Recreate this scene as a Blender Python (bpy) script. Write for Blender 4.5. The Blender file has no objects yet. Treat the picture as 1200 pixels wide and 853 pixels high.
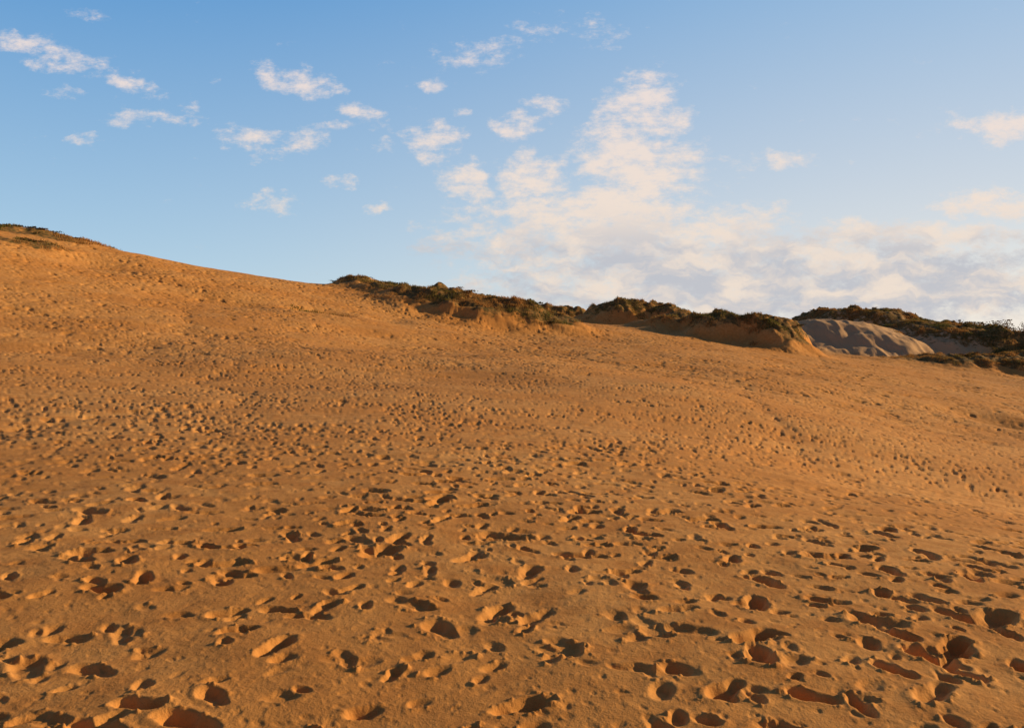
import bpy, math, numpy as np, time
T0=time.time()
F=933.0
rng=np.random.default_rng(7)
scene=bpy.context.scene
CAM_Z=1.6
# ---------------------------------------------------------------- noise
def hash2(ix,iy,seed):
    n=(ix.astype(np.int64)*374761393+iy.astype(np.int64)*668265263+seed*974711)&0xffffffff
    n=((n^(n>>13))*1274126177)&0xffffffff
    n=n^(n>>16)
    return (n&0xffffff).astype(np.float32)/np.float32(0xffffff)
def vnoise(x,y,seed=0):
    fx=np.floor(x);fy=np.floor(y);ix=fx.astype(np.int64);iy=fy.astype(np.int64)
    tx=x-fx;ty=y-fy
    tx=tx*tx*tx*(tx*(tx*6-15)+10);ty=ty*ty*ty*(ty*(ty*6-15)+10)
    a=hash2(ix,iy,seed);b=hash2(ix+1,iy,seed);c=hash2(ix,iy+1,seed);d=hash2(ix+1,iy+1,seed)
    return (a+(b-a)*tx)*(1-ty)+(c+(d-c)*tx)*ty
def fbm(x,y,octv=4,seed=0,gain=.5):
    s=0;amp=1;tot=0
    for o in range(octv):
        c,sn=math.cos(o*1.1),math.sin(o*1.1)
        s=s+amp*(vnoise((x*c-y*sn)*2**o+o*17.3,(x*sn+y*c)*2**o-o*9.1,seed+o)-.5);tot+=amp;amp*=gain
    return s/tot*2
def sstep(a,b,x):
    t=np.clip((x-a)/(b-a),0,1);return t*t*(3-2*t)
# ---------------------------------------------------------------- broad landform
def W(px,py,d): return ((px-600)/F*d, d, CAM_Z+(385-py)/F*d)
S=[(0,272,90),(0,320,62),(0,400,38),(0,500,14),
(100,288,92),(100,340,62),(200,305,95),(200,345,68),
(300,323,98),(300,360,70),(300,420,38),(300,500,15),
(400,338,103),(400,375,70),
(500,370,95),(500,402,65),(500,440,35),(500,500,16),
(660,381,100),(660,403,75),(660,430,42),
(800,396,105),(800,422,65),(800,460,32),(800,520,16),
(950,414,115),(950,440,65),(950,480,35),
(1060,430,140),(1060,454,75),(1060,500,35),
(1200,447,140),(1200,476,75),(1200,520,38),(1200,600,15),
(720,385,135),(840,397,140),(620,374,140),(520,354,125),
(985,414,170),(1100,428,165),(1200,436,165),(1000,410,200),(1150,422,205),(1300,436,170),(1300,422,220),(850,402,190)]
P=[W(*s) for s in S]
P+=[(-6,0,.05),(0,0,0),(6,0,-.1),(-3,5,.03),(0,5,0),(4,5,-.12),(0,-30,.3),(-40,-30,2),(40,-30,-2.5),(-45,20,3.5),(-70,20,7),(40,8,-3),(80,20,-6),
 (-100,85,15),(-80,115,9),(-60,130,7),(-20,135,6),(-110,140,6),(-60,200,2),(0,200,-1),(180,160,-8),(150,90,-7.5),(120,250,-8),(0,300,-5),(-150,200,0),(-160,0,8),(150,-50,-6),(-100,-100,4),(100,-120,-4),(0,-150,1),(250,280,-9),(-250,280,-4),(0,400,-8)]
P=np.array(P,float)
def U(r2): return .5*r2*np.log(r2+1e-9)
sc=50.0
A=P[:,:2]/sc
K=U(((A[:,None]-A[None])**2).sum(-1))+np.eye(len(A))*.0006
Q=np.c_[np.ones(len(A)),A]
M=np.block([[K,Q],[Q.T,np.zeros((3,3))]])
sol=np.linalg.solve(M,np.r_[P[:,2],0,0,0])
def base_raw(x,y):
    o=np.zeros(x.shape,np.float64);xs=x/sc;ys=y/sc
    for i in range(len(A)):
        o+=sol[i]*U((xs-A[i,0])**2+(ys-A[i,1])**2)
    return o+sol[-3]+sol[-2]*xs+sol[-1]*ys
def base(x,y):
    r=np.hypot(x,y)
    k=np.minimum(1,330/np.maximum(r,1))
    b=base_raw(x*k,y*k)
    far=sstep(230,420,r)
    return b*(1-far)+(-9)*far
# mounds: px, top line, distance, half width, half depth, kind(1 veg,0 bare pale), steepness
MN=[(437,328,112,4.6,4,1,2.2),(478,338,106,5,4,1,2),(528,342,99,6.5,5,1,1.8),(583,352,97,6,4.5,1,1.7),(630,366,96,4.5,3.5,1,1.7),
(742,354,140,7,5,1,2.4),(782,362,138,5,4.5,1,2.4),(655,361,165,10,5,1,1.5),
(818,372,119,6,4.5,1,2),(866,372,114,6.5,5,1,2.8),(906,381,111,4.5,4,1,2.8),(928,395,109,3,3.2,1,2),
(988,370,194,11,7,1,2),(1040,374,190,10,7,1,2),(1098,386,180,12,9,1,1.8),(1150,393,172,13,10,1,1.8),(1205,397,168,15,11,1,1.8),
(945,381,198,9,7,1,1.8),(1128,426,146,11,5,1,1.2),(1188,423,146,13,6,1,1.2),(1260,420,150,16,9,1,1.2),
(990,382,174,13,9,0,1.6),(1032,391,168,10,8,0,1.5),(955,386,176,11,9,0,1.5),
(15,270,90,9,5,1,2),(66,277,92,4.6,4,1,2),(50,287,80,2.8,2.2,1,1.7),(-60,268,90,9,6,1,2)]
mm=[]
for px,py,d,rx,ry,vg,st in MN:
    x,y,z=W(px,py,d)
    b=float(base(np.array([x]),np.array([y]))[0])
    mm.append((x,y,max(z-b,.3),rx,ry,vg,st))
print([round(m[2],1) for m in mm])
PITS=[(375,362,76,2.2,2.6,-1.1),(455,372,80,2.2,3,-.4),(120,318,78,4,4,-.6),(1195,490,50,3.0,4,-.9),(250,345,72,5,3,-.35),(960,440,70,4,5,-.4)]
pits=[]
for px,py,d,rx,ry,h in PITS:
    x,y,z=W(px,py,d);pits.append((x,y,rx,ry,h))
def shape(x,y,full=False):
    z=base(x,y)
    r=np.hypot(x,y)
    wx=fbm(x/6,y/6,3,11)*2.2;wy=fbm(x/6+50,y/6,3,23)*2.2
    add=np.zeros_like(z);veg=np.zeros_like(z);pale_shade=np.zeros_like(z)
    for (cx,cy,h,rx,ry,vg,st) in mm:
        idx=np.nonzero((np.abs(x-cx)<rx*2.6+4)&(np.abs(y-cy)<ry*2.6+4))[0]
        if len(idx)==0: continue
        q=np.sqrt(((x[idx]+wx[idx]-cx)/rx)**2+((y[idx]+wy[idx]-cy)/ry)**2)/1.25
        g=1/(1+np.power(q,2*st*1.3))
        g=g*sstep(2.3,1.2,q)
        a=add[idx]
        add[idx]=np.maximum(a,h*g)+.12*np.minimum(a,h*g)
        if vg: veg[idx]=np.maximum(veg[idx],sstep(1.2,.7,q))
        else: pale_shade[idx]=np.maximum(pale_shade[idx],sstep(2.0,1.2,q))
    rough=fbm(x/2.3,y/2.3,4,41)
    add=add*(1+.2*rough*(1-pale_shade))+veg*.28*rough
    add=add-pale_shade*np.abs(fbm((x+wx*.4)/3.2,y/9,3,47))*.55
    z=z+add
    for (cx,cy,rx,ry,h) in pits:
        q=((x+wx*.3-cx)/rx)**2+((y+wy*.3-cy)/ry)**2
        z=z+h*np.exp(-q)
    z=z+fbm(x/9,y/9,3,61)*.32*sstep(8,50,r)+fbm(x/28,y/28,2,65)*.55*sstep(25,90,r)
    if full: return z,veg,pale_shade
    return z,veg
# ---------------------------------------------------------------- footprints
def prints(x,y,cell,seed,prob,a,b,D,rimh,two):
    ix=np.floor(x/cell).astype(np.int64);iy=np.floor(y/cell).astype(np.int64)
    pit=np.zeros(x.shape,np.float32);rim=np.zeros(x.shape,np.float32)
    for dx in(-1,0,1):
        for dy in(-1,0,1):
            cx=ix+dx;cy=iy+dy
            h1=hash2(cx,cy,seed);h2=hash2(cx,cy,seed+1);h5=hash2(cx,cy,seed+4)
            ox=x-(cx+h1)*cell;oy=y-(cy+h2)*cell
            near=(ox*ox+oy*oy<(a*2.2)**2)&(h5<prob)
            idx=np.nonzero(near)[0]
            if len(idx)==0: continue
            h3=hash2(cx[idx],cy[idx],seed+2);h4=hash2(cx[idx],cy[idx],seed+3);h5=h5[idx]
            ox=ox[idx];oy=oy[idx]
            ang=h3*2*math.pi
            k=.62+.7*h4
            c=np.cos(ang);s=np.sin(ang)
            l=(ox*c+oy*s)/k;w=(-ox*s+oy*c)/k
            if two:
                q1=np.sqrt(((l-.3*a)/(.62*a))**2+(w/b)**2)
                q2=np.sqrt(((l+.5*a)/(.48*a))**2+(w/(.8*b))**2)
                q=-np.log(np.exp(-6*q1)+np.exp(-6*q2)+1e-30)/6
            else:
                q=np.sqrt((l/a)**2+(w/b)**2)
            dep=D*(.4+.9*h5/prob)*k
            pv=-dep*sstep(1.28,.40,q)*(1+.35*l/a)
            rv=rimh*np.exp(-((q-1.4)/.35)**2)*(1+.6*l/a)
            pit[idx]=np.minimum(pit[idx],pv);rim[idx]=np.maximum(rim[idx],rv)
    return pit,rim
TR=[[(-14,28),(0,45),(18,62),(33,85),(40,104)],[(-6,6),(-9,25),(-20,50),(-30,75),(-38,92)],[(3,4),(8,20),(10,45),(2,75),(-2,92)],
    [(30,30),(14,48),(-8,62),(-30,68),(-60,80)],[(8,3),(20,25),(38,60),(60,110),(66,135)],[(-30,30),(-5,36),(22,34),(50,44)]]
def trails(x,y):
    t=np.zeros_like(x);wob=fbm(x/7,y/7,2,401)*2.0
    for pl in TR:
        for (x0,y0),(x1,y1) in zip(pl[:-1],pl[1:]):
            dx,dy=x1-x0,y1-y0;L2=dx*dx+dy*dy
            s=np.clip(((x-x0)*dx+(y-y0)*dy)/L2,0,1)
            d=np.hypot(x+wob-x0-s*dx,y-y0-s*dy)
            t=np.maximum(t,np.exp(-(d/.55)**2))
    return t
def detail(x,y,r,veg):
    x=x.astype(np.float64);y=y.astype(np.float64)
    z=fbm(x/1.3,y/1.3,3,71)*.03+fbm(x/.33,y/.33,2,75)*.006
    wx=fbm(x/.15,y/.15,3,81)*.024;wy=fbm(x/.15+9,y/.15,3,85)*.024
    X=x+wx;Y=y+wy
    dens=.86+.9*fbm(x/2.1,y/2.1,3,91)+.6*fbm(x/13,y/9,2,93)*sstep(4,20,r)
    dens=np.clip(dens,.2,1.15)
    tr=trails(x,y)*sstep(6,14,r)
    dens=np.maximum(dens,tr*1.3)
    p1,r1=prints(X,Y,.36,101,.68,.122,.049,.050,.004,True)
    p2,r2=prints(X+.7,Y+.3,.23,131,.70,.064,.038,.030,.002,False)
    p3,r3=prints(X+.1,Y+.9,.72,161,.50,.145,.074,.070,.006,True)
    p4,r4=prints(X,Y,.10,191,.6,.026,.018,.012,.001,False)
    pit=np.minimum(np.minimum(p1,p2),p3)
    pit=pit+.4*p4
    fm=r>25
    if fm.any():
        p5,_=prints(X[fm],Y[fm],.95,211,.7,.34,.18,.10,.0,False)
        pit[fm]=np.minimum(pit[fm],p5*sstep(25,55,r[fm]))
    rim=np.maximum(np.maximum(r1,r2),r3)
    cover=np.clip(-pit/.02,0,1)
    f=(1-.1*sstep(12,40,r)+.35*sstep(40,80,r))*(1-sstep(150,230,r))
    clod=np.maximum(fbm(x/.04,y/.04,3,95)-.2,0)*.018*sstep(12,6,r)*(.3+1.6*np.clip(rim/.005,0,1))
    z=z+(pit*dens+rim*(1-cover)*dens)*f+clod-tr*.05
    return z*(1-.7*veg)
# ---------------------------------------------------------------- terrain mesh
rs=[.25,.6,1.0,1.4,1.8];r=2.0
while r<1600:
    rs.append(r)
    if r<130: dr=min(max(r*r/1300,.006),.27)
    elif r<210: dr=.5
    else: dr=(r-200)*.06+.5
    r+=dr
rs=np.array(rs)
fine=np.radians(np.arange(-36.5,36.5,.066))
left=np.radians(np.linspace(-180,-36.5,130,endpoint=False));right=np.radians(np.linspace(36.5,180,130,endpoint=False))
th=np.concatenate([left,fine,right])
nr,nt=len(rs),len(th)
R,TH=np.meshgrid(rs,th,indexing='ij')
X=(R*np.sin(TH)).ravel();Y=(R*np.cos(TH)).ravel();RR=R.ravel()
Z,V,PL=shape(X,Y,True)
m=RR<230
Z[m]+=detail(X[m],Y[m],RR[m],V[m])
print('verts',nr,nt,nr*nt,time.time()-T0)
co=np.empty((nr*nt+1,3),np.float32);co[:-1,0]=X;co[:-1,1]=Y;co[:-1,2]=Z;co[-1]=(0,0,0)
i=np.arange(nr-1)[:,None];j=np.arange(nt)[None,:];jn=(j+1)%nt
quads=np.stack([i*nt+j,i*nt+jn,(i+1)*nt+jn,(i+1)*nt+j],-1).reshape(-1,4)[:, ::-1]
tris=np.stack([np.full(nt,nr*nt),np.arange(nt),(np.arange(nt)+1)%nt],-1)[:, ::-1]
def make_mesh(name,co,polys):
    me=bpy.data.meshes.new(name)
    me.vertices.add(len(co));me.vertices.foreach_set('co',np.ascontiguousarray(co,np.float32).ravel())
    loops=np.concatenate([p.ravel() for p in polys]).astype(np.int32)
    sizes=np.concatenate([np.full(len(p),p.shape[1]) for p in polys]).astype(np.int32)
    st=np.concatenate([[0],np.cumsum(sizes)[:-1]]).astype(np.int32)
    me.loops.add(len(loops));me.loops.foreach_set('vertex_index',loops)
    me.polygons.add(len(sizes));me.polygons.foreach_set('loop_start',st);me.polygons.foreach_set('loop_total',sizes)
    me.update(calc_edges=True)
    ob=bpy.data.objects.new(name,me);scene.collection.objects.link(ob);return ob
ter=make_mesh('sand_dune_ground',co,[quads,tris])
ter.data.polygons.foreach_set('use_smooth',np.ones(len(ter.data.polygons),bool))
at=ter.data.attributes.new('veg','FLOAT','POINT');at.data.foreach_set('value',np.r_[V,0].astype(np.float32))
at=ter.data.attributes.new('pale_shade','FLOAT','POINT');at.data.foreach_set('value',np.r_[PL,0].astype(np.float32))
print('normal z',ter.data.polygons[1000].normal.z)
# ---------------------------------------------------------------- materials
def nn(nt,t,**k):
    n=nt.nodes.new(t)
    for a,b in k.items(): setattr(n,a,b)
    return n
def inp(n,i,v,nt):
    if hasattr(v,'is_output'): nt.links.new(v,n.inputs[i])
    else: n.inputs[i].default_value=v
def math_(nt,op,a,b=0.,c=None,clamp=False):
    n=nn(nt,'ShaderNodeMath',operation=op,use_clamp=clamp);inp(n,0,a,nt);inp(n,1,b,nt)
    if c is not None: inp(n,2,c,nt)
    return n.outputs[0]
def vmath(nt,op,a,b=None,c=None):
    n=nn(nt,'ShaderNodeVectorMath',operation=op);inp(n,0,a,nt)
    if b is not None: inp(n,1,b,nt)
    if c is not None: inp(n,2,c,nt)
    return n
def noise(nt,vec,scale,detail=4,rough=.5):
    n=nn(nt,'ShaderNodeTexNoise');nt.links.new(vec,n.inputs['Vector']);n.inputs['Scale'].default_value=scale
    n.inputs['Detail'].default_value=detail;n.inputs['Roughness'].default_value=rough;return n
def mix(nt,f,a,b,bt='MIX'):
    n=nn(nt,'ShaderNodeMix',data_type='RGBA',blend_type=bt);inp(n,0,f,nt);inp(n,6,a,nt);inp(n,7,b,nt);return n.outputs[2]
def ramp(nt,f,a,b,lo=0.,hi=1.):
    n=nn(nt,'ShaderNodeMapRange',interpolation_type='SMOOTHSTEP');inp(n,0,f,nt);n.inputs[1].default_value=a;n.inputs[2].default_value=b
    n.inputs[3].default_value=lo;n.inputs[4].default_value=hi;return n.outputs[0]
mat=bpy.data.materials.new('sand');mat.use_nodes=True;nt_=mat.node_tree;bs=nt_.nodes['Principled BSDF']
tc=nn(nt_,'ShaderNodeTexCoord').outputs['Object']
n1=noise(nt_,tc,.16,4,.6).outputs[0];n2=noise(nt_,tc,3.0,5,.65).outputs[0];n3=noise(nt_,tc,160,2,.7).outputs[0]
c=mix(nt_,ramp(nt_,n1,.38,.62),(.66,.285,.074,1),(.76,.37,.115,1))
c=mix(nt_,ramp(nt_,n2,.35,.7),c,(.57,.235,.060,1))
c=mix(nt_,ramp(nt_,n3,.55,.8,0,.55),c,(.25,.10,.03,1))
pa=nn(nt_,'ShaderNodeAttribute',attribute_name='pale_shade').outputs['Fac']
c=mix(nt_,pa,c,(.66,.39,.20,1))  # bare dune face: its greyish-pale look in shade is painted into the base colour
va=nn(nt_,'ShaderNodeAttribute',attribute_name='veg').outputs['Fac']
nv=noise(nt_,tc,.9,4,.65).outputs[0]
vm=ramp(nt_,math_(nt_,'ADD',va,math_(nt_,'MULTIPLY',math_(nt_,'SUBTRACT',nv,.5),2.4)),.55,.95)
vc=mix(nt_,ramp(nt_,noise(nt_,tc,2.2,3,.6).outputs[0],.35,.65),(.12,.09,.03,1),(.34,.17,.055,1))
c=mix(nt_,vm,c,vc)
nt_.links.new(c,bs.inputs['Base Color']);bs.inputs['Roughness'].default_value=.95
bs.inputs['Specular IOR Level'].default_value=.1
b1=nn(nt_,'ShaderNodeBump');b1.inputs['Strength'].default_value=.6;b1.inputs['Distance'].default_value=.004
nt_.links.new(noise(nt_,tc,90,3,.75).outputs[0],b1.inputs['Height'])
b2=nn(nt_,'ShaderNodeBump');b2.inputs['Strength'].default_value=.38;b2.inputs['Distance'].default_value=.03
nt_.links.new(noise(nt_,tc,10,5,.75).outputs[0],b2.inputs['Height']);nt_.links.new(b1.outputs[0],b2.inputs['Normal'])
nt_.links.new(b2.outputs[0],bs.inputs['Normal'])
ter.data.materials.append(mat)
# ---------------------------------------------------------------- grass & scrub
def leafmat(name):
    m=bpy.data.materials.new(name);m.use_nodes=True;t=m.node_tree;b=t.nodes['Principled BSDF'];out=t.nodes['Material Output']
    a=nn(t,'ShaderNodeAttribute',attribute_name='tint').outputs['Color']
    t.links.new(a,b.inputs['Base Color']);b.inputs['Roughness'].default_value=.8;b.inputs['Specular IOR Level'].default_value=.2
    tr=nn(t,'ShaderNodeBsdfTranslucent');t.links.new(a,tr.inputs[0])
    ms=nn(t,'ShaderNodeMixShader');ms.inputs[0].default_value=.35;t.links.new(b.outputs[0],ms.inputs[1]);t.links.new(tr.outputs[0],ms.inputs[2])
    t.links.new(ms.outputs[0],out.inputs[0])
    return m
def blades(name,cx,cy,nb,h,wd,spread,col,lean=.6):
    n=len(cx);x=np.repeat(cx,nb);y=np.repeat(cy,nb);hh=np.repeat(h,nb)*rng.uniform(.5,1.15,n*nb);sp=np.repeat(spread,nb)
    a=rng.uniform(0,2*np.pi,n*nb);rr=np.sqrt(rng.uniform(0,1,n*nb))*sp
    x=x+rr*np.cos(a);y=y+rr*np.sin(a)
    z,_=shape(x,y);z=z-.04
    a2=a+rng.normal(0,.6,n*nb);ln=rng.uniform(.1,1,n*nb)*lean*hh
    tx=x+np.cos(a2)*ln;ty=y+np.sin(a2)*ln;tz=z+hh
    fa=rng.uniform(0,np.pi,n*nb);wx=np.cos(fa)*wd/2;wy=np.sin(fa)*wd/2
    mx=x*.55+tx*.45;my=y*.55+ty*.45;mz=z+hh*.62
    v=np.stack([np.c_[x-wx,y-wy,z],np.c_[x+wx,y+wy,z],np.c_[mx+wx*.8,my+wy*.8,mz],np.c_[mx-wx*.8,my-wy*.8,mz],np.c_[tx,ty,tz]],1)
    N=n*nb;k=np.arange(N)[:,None]*5
    ob=make_mesh(name,v.reshape(-1,3),[k+np.array([[0,1,2,3]]),k+np.array([[3,2,4]])])
    cc=np.repeat(col,nb,0)*rng.uniform(.7,1.3,(N,1))
    cc=np.repeat(np.c_[cc,np.ones(N)],5,0)
    at=ob.data.attributes.new('tint','FLOAT_COLOR','POINT');at.data.foreach_set('color',cc.astype(np.float32).ravel())
    return ob
gx=[];gy=[]
for (cx,cy,h,rx,ry,vg,st) in mm:
    if not vg: continue
    n=int(rx*ry*20)
    a=rng.uniform(0,2*np.pi,n);q=np.sqrt(rng.uniform(0,1,n))*1.7
    gx.append(cx+q*rx*np.cos(a));gy.append(cy+q*ry*np.sin(a))
for (cx,cy,rx,ry,h) in pits[:1]:
    gx.append(cx+rng.normal(0,1.1,160));gy.append(cy+.6+rng.normal(0,.9,160))
gx=np.concatenate(gx);gy=np.concatenate(gy)
_,gv=shape(gx,gy)
pn=fbm(gx/3,gy/3,3,301)
near_pit=np.hypot(gx-pits[0][0],gy-pits[0][1])<3.4
keep=((gv+1.8*pn)>.80)|near_pit
gx=gx[keep];gy=gy[keep];gv=gv[keep]
t=np.clip(.62+fbm(gx/4,gy/4,3,311)*1.6+rng.normal(0,.18,len(gx)),0,1)[:,None]
col=(1-t)*np.array([[.16,.14,.035]])+t*np.array([[.46,.23,.07]])
gr=blades('dune_grass',gx,gy,14,rng.uniform(.15,.42,len(gx)),.05,np.full(len(gx),.35),col)
gr.data.materials.append(leafmat('grass_blades'))
def scrub(name,centres,nleaf,size):
    vs=[];cs=[];nf=0
    for (x,y,r,hh) in centres:
        z=float(shape(np.array([x]),np.array([y]))[0][0])
        n=int(nleaf*r*r+30)
        k=max(3,int(4*r)+2)
        lc=np.c_[rng.normal(0,r*.5,k),rng.normal(0,r*.5,k),rng.uniform(.1,.8,k)*hh]
        w=rng.integers(0,k,n)
        p=lc[w]+rng.normal(0,1,(n,3))*np.array([r*.28,r*.28,hh*.18])
        p[:,2]=np.clip(p[:,2],.02,hh*1.05)
        p+=np.array([x,y,z])
        d=rng.normal(0,1,(n,3));d/=np.linalg.norm(d,axis=1)[:,None]
        e=np.cross(d,rng.normal(0,1,(n,3)));e/=np.linalg.norm(e,axis=1)[:,None]
        s=size*rng.uniform(.6,1.4,(n,1))
        vs.append(np.stack([p-d*s,p+e*s*.45,p+d*s,p-e*s*.45],1).reshape(-1,3))
        c=np.array([.07,.06,.02])*rng.uniform(.5,1.5,(n,1))*np.array([[1+.8*rng.random(),1,1]])
        cs.append(np.repeat(np.c_[c,np.ones(n)],4,0));nf+=n
    ob=make_mesh(name,np.concatenate(vs),[np.arange(nf*4).reshape(-1,4)])
    at=ob.data.attributes.new('tint','FLOAT_COLOR','POINT');at.data.foreach_set('color',np.concatenate(cs).astype(np.float32).ravel())
    ob.data.materials.append(leafmat(name+'_leaves'));return ob
C=[]
for (cx,cy,h,rx,ry,vg,st) in mm:
    if not vg: continue
    for _ in range(int(rx*(.6 if cx>-30 else 1.3))):
        C.append((cx+rng.normal(0,rx*.4),cy+rng.normal(0,ry*.35),rng.uniform(.4,1.0),rng.uniform(.15,.35)))
scrub('low_scrub',C,150,.10)
C=[]
for px in np.r_[np.linspace(1125,1235,16),1139,1152,1165]:
    d=rng.uniform(205,225);x=(px-600)/F*d
    zb=float(shape(np.array([x]),np.array([d]))[0][0]);top=CAM_Z+(385-rng.uniform(377,383))/F*d
    C.append((x,d,rng.uniform(1.4,2.2),max(top-zb,1.0)))
scrub('distant_trees',C,520,.28)
# ---------------------------------------------------------------- world
w=bpy.data.worlds.new("World");scene.world=w;w.use_nodes=True;nt=w.node_tree
bg=nt.nodes['Background']
SUN_EL=15.0;SUN_AZ=76
BGS=.1
sky=nn(nt,'ShaderNodeTexSky',sky_type='NISHITA');sky.sun_disc=False;sky.sun_elevation=math.radians(SUN_EL);sky.sun_rotation=math.radians(SUN_AZ)
sky.air_density=1.0;sky.dust_density=.6;sky.ozone_density=2.0
D=nn(nt,'ShaderNodeTexCoord').outputs['Generated']
sp=nn(nt,'ShaderNodeSeparateXYZ');nt.links.new(D,sp.inputs[0])
el=sp.outputs[2]
# hazy lower sky, brighter towards the sun side, deep blue overhead
sunw=ramp(nt,sp.outputs[0],-.60,.60)
up=nn(nt,'ShaderNodeMapRange');inp(up,0,el,nt);up.inputs[1].default_value=0;up.inputs[2].default_value=.40;up=up.outputs[0]
upc=math_(nt,'POWER',up,.85)
cl=mix(nt,upc,(.54,.74,.86,1),(.080,.31,.67,1))
cr=mix(nt,upc,(.92,.86,.78,1),(.29,.50,.76,1))
low_=mix(nt,sunw,cl,cr)
hi=ramp(nt,el,.38,.60)
skg=mix(nt,hi,low_,(.012,.035,.10,1))
back=ramp(nt,sp.outputs[1],.25,-.25)
skg=mix(nt,math_(nt,'MULTIPLY',back,.85),skg,(.03,.06,.13,1))
skg=vmath(nt,'SCALE',skg);skg.inputs['Scale'].default_value=1/BGS
skyc=mix(nt,.88,sky.outputs[0],skg.outputs[0])
below=ramp(nt,el,-.01,-.05)
yy=math_(nt,'MAXIMUM',sp.outputs[1],.08)
u=math_(nt,'DIVIDE',sp.outputs[0],yy);v=math_(nt,'DIVIDE',sp.outputs[2],yy)
cb=nn(nt,'ShaderNodeCombineXYZ');nt.links.new(u,cb.inputs[0]);nt.links.new(v,cb.inputs[1]);PV=cb.outputs[0]
def warp(vec,scale,amp,det):
    n=noise(nt,PV,scale,det,.55)
    s=vmath(nt,'SUBTRACT',n.outputs['Color'],(.5,.5,.5)).outputs[0]
    return vmath(nt,'MULTIPLY_ADD',s,(amp,amp*.6,0),vec).outputs[0]
PW=warp(PV,9,.07,2);PW=warp(PW,38,.040,3)
BL=[(22,52,38,9,0,1.05),(90,74,52,11,-8,1.0),(165,102,30,7,-25,.9),(75,108,22,5,0,.65),(120,18,22,7,0,.8),
(228,134,15,12,0,1.1),(172,142,46,8,-5,.85),(100,160,26,5,0,.6),(348,97,38,15,-12,1.2),(395,108,12,6,0,.8),(432,141,38,10,-8,1.1),(362,165,21,13,0,1.1),
(300,160,34,11,-8,1),(312,185,26,8,10,.8),(325,243,25,10,0,.95),(408,219,14,6,0,.9),(440,250,11,5,0,1),(515,102,21,7,0,1.1),(543,140,10,5,0,.7),(398,150,14,5,0,.8),
(505,168,30,18,-10,1.4),(540,208,30,16,0,1.4),(550,228,34,9,0,1.3),(520,292,28,5,0,1.1),(600,152,33,12,15,1.3),(632,127,22,9,10,1.0),(705,42,42,12,-5,.6),
(745,115,42,27,20,1.6),(762,142,38,16,0,1.5),(625,212,38,26,0,1.6),(725,180,52,34,10,1.8),(790,182,40,15,5,1.2),(760,215,74,27,0,1.8),
(700,248,135,26,0,1.8),(740,280,190,34,-3,2.0),(660,290,150,22,0,1.8),(820,312,260,34,-2,2.1),(960,300,170,26,3,1.9),(1050,277,140,14,5,1.7),(1050,335,260,40,0,2.3),(600,252,80,12,5,1.0),
(1172,147,64,16,0,1.6),(1199,100,9,10,0,1),(1160,240,85,16,3,1.6),(920,193,50,7,3,.8),(560,60,60,10,10,.4),(455,172,14,7,0,.7),(850,335,300,36,0,2.3)]
acc=None
for (px,py,hw,hh,rot,wt) in BL:
    lx,ly=(px-600)/F,(385-py)/F;sx,sy=hw/F*1.25,hh/F*1.45
    if abs(rot)<=5:
        o=vmath(nt,'MULTIPLY_ADD',PW,(1/sx,1/sy,0),(-lx/sx,-ly/sy,0)).outputs[0]
    else:
        mp=nn(nt,'ShaderNodeMapping',vector_type='TEXTURE');nt.links.new(PW,mp.inputs[0])
        mp.inputs['Location'].default_value=(lx,ly,0);mp.inputs['Rotation'].default_value=(0,0,math.radians(rot))
        mp.inputs['Scale'].default_value=(sx,sy,1);o=mp.outputs[0]
    dt=vmath(nt,'DOT_PRODUCT',o,o).outputs['Value']
    g=math_(nt,'MULTIPLY_ADD',dt,-wt*.9,wt*.9)
    acc=g if acc is None else math_(nt,'MAXIMUM',acc,g)
acc=math_(nt,'MAXIMUM',acc,-.75)
gen=math_(nt,'MULTIPLY',math_(nt,'SUBTRACT',noise(nt,D,3,4,.6).outputs[0],.6),3.)
front=ramp(nt,sp.outputs[1],.1,.25)
mxn=nn(nt,'ShaderNodeMix',data_type='FLOAT');nt.links.new(front,mxn.inputs[0]);nt.links.new(gen,mxn.inputs[2]);nt.links.new(acc,mxn.inputs[3]);acc=mxn.outputs[0]
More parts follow.
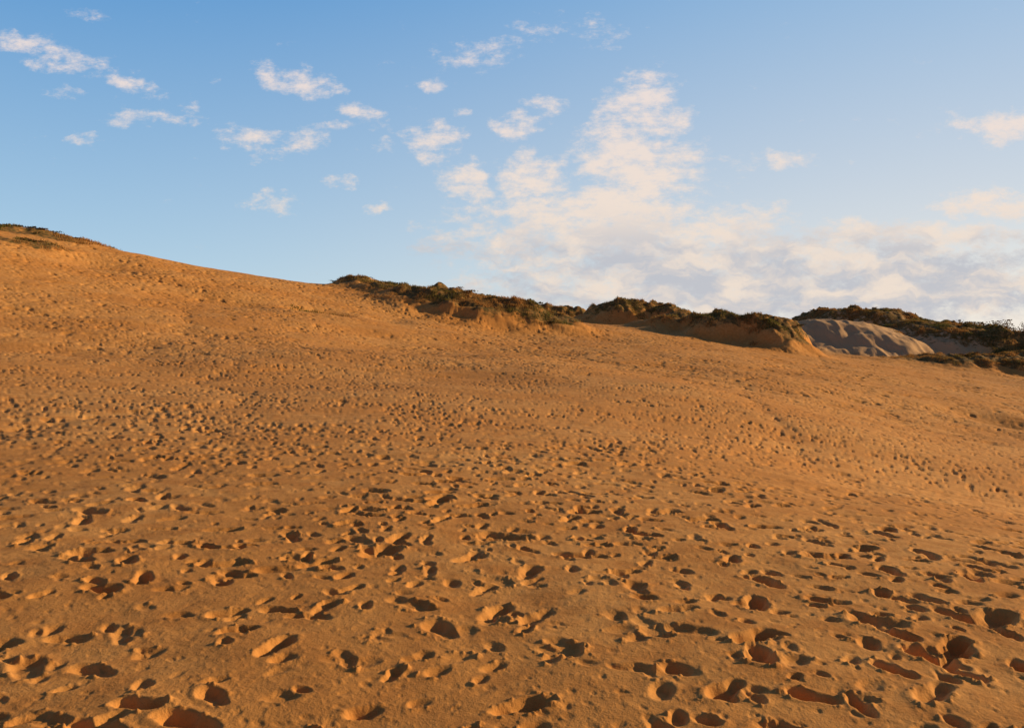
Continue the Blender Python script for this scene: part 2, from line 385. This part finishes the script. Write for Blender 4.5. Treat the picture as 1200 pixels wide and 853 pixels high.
st=vmath(nt,'MULTIPLY',PV,(1,1.9,1)).outputs[0]
fn=noise(nt,st,34,6,.70).outputs[0];fn2=noise(nt,st,11,2,.5).outputs[0]
den=math_(nt,'ADD',acc,math_(nt,'MULTIPLY',math_(nt,'SUBTRACT',fn,.5),4.8))
den=math_(nt,'ADD',den,math_(nt,'MULTIPLY',math_(nt,'SUBTRACT',fn2,.5),2.0))
alpha=ramp(nt,den,-.05,1.9,0,.92)
low=ramp(nt,v,.16,.08)
fn3=noise(nt,vmath(nt,'MULTIPLY',PW,(1,2.8,1)).outputs[0],10,4,.6).outputs[0]
shade=math_(nt,'MULTIPLY',low,ramp(nt,fn3,.36,.60,.1,.9))
lit=mix(nt,ramp(nt,v,.05,.35),(.90,.75,.62,1),(.86,.74,.69,1))
ccol=mix(nt,shade,lit,(.48,.51,.58,1))
ccs=vmath(nt,'SCALE',ccol);ccs.inputs['Scale'].default_value=1/BGS
fin=mix(nt,alpha,skyc,ccs.outputs[0])
fin=mix(nt,below,fin,(.8,.45,.2,1))
nt.links.new(fin,bg.inputs[0]);bg.inputs[1].default_value=BGS
w.cycles.sampling_method='NONE'
# ---------------------------------------------------------------- sun
import mathutils
sd=bpy.data.lights.new('sun','SUN');sd.energy=5;sd.angle=math.radians(.5);sd.color=(1,.76,.42)
so=bpy.data.objects.new('sun',sd);scene.collection.objects.link(so)
a=math.radians(SUN_AZ);e=math.radians(SUN_EL)
dirv=mathutils.Vector((math.sin(a)*math.cos(e),math.cos(a)*math.cos(e),math.sin(e)))
so.rotation_euler=dirv.to_track_quat('Z','Y').to_euler()
# ---------------------------------------------------------------- camera
cd=bpy.data.cameras.new('camera');cam=bpy.data.objects.new('camera',cd);scene.collection.objects.link(cam);scene.camera=cam
cd.sensor_width=36;cd.lens=28;cd.clip_end=5000;cd.clip_start=.05
cam.location=(0,0,CAM_Z);cam.rotation_euler=(math.radians(90-2.54),0,0)
scene.view_settings.view_transform='Standard';scene.view_settings.look='None';scene.view_settings.exposure=0
print('done',time.time()-T0)
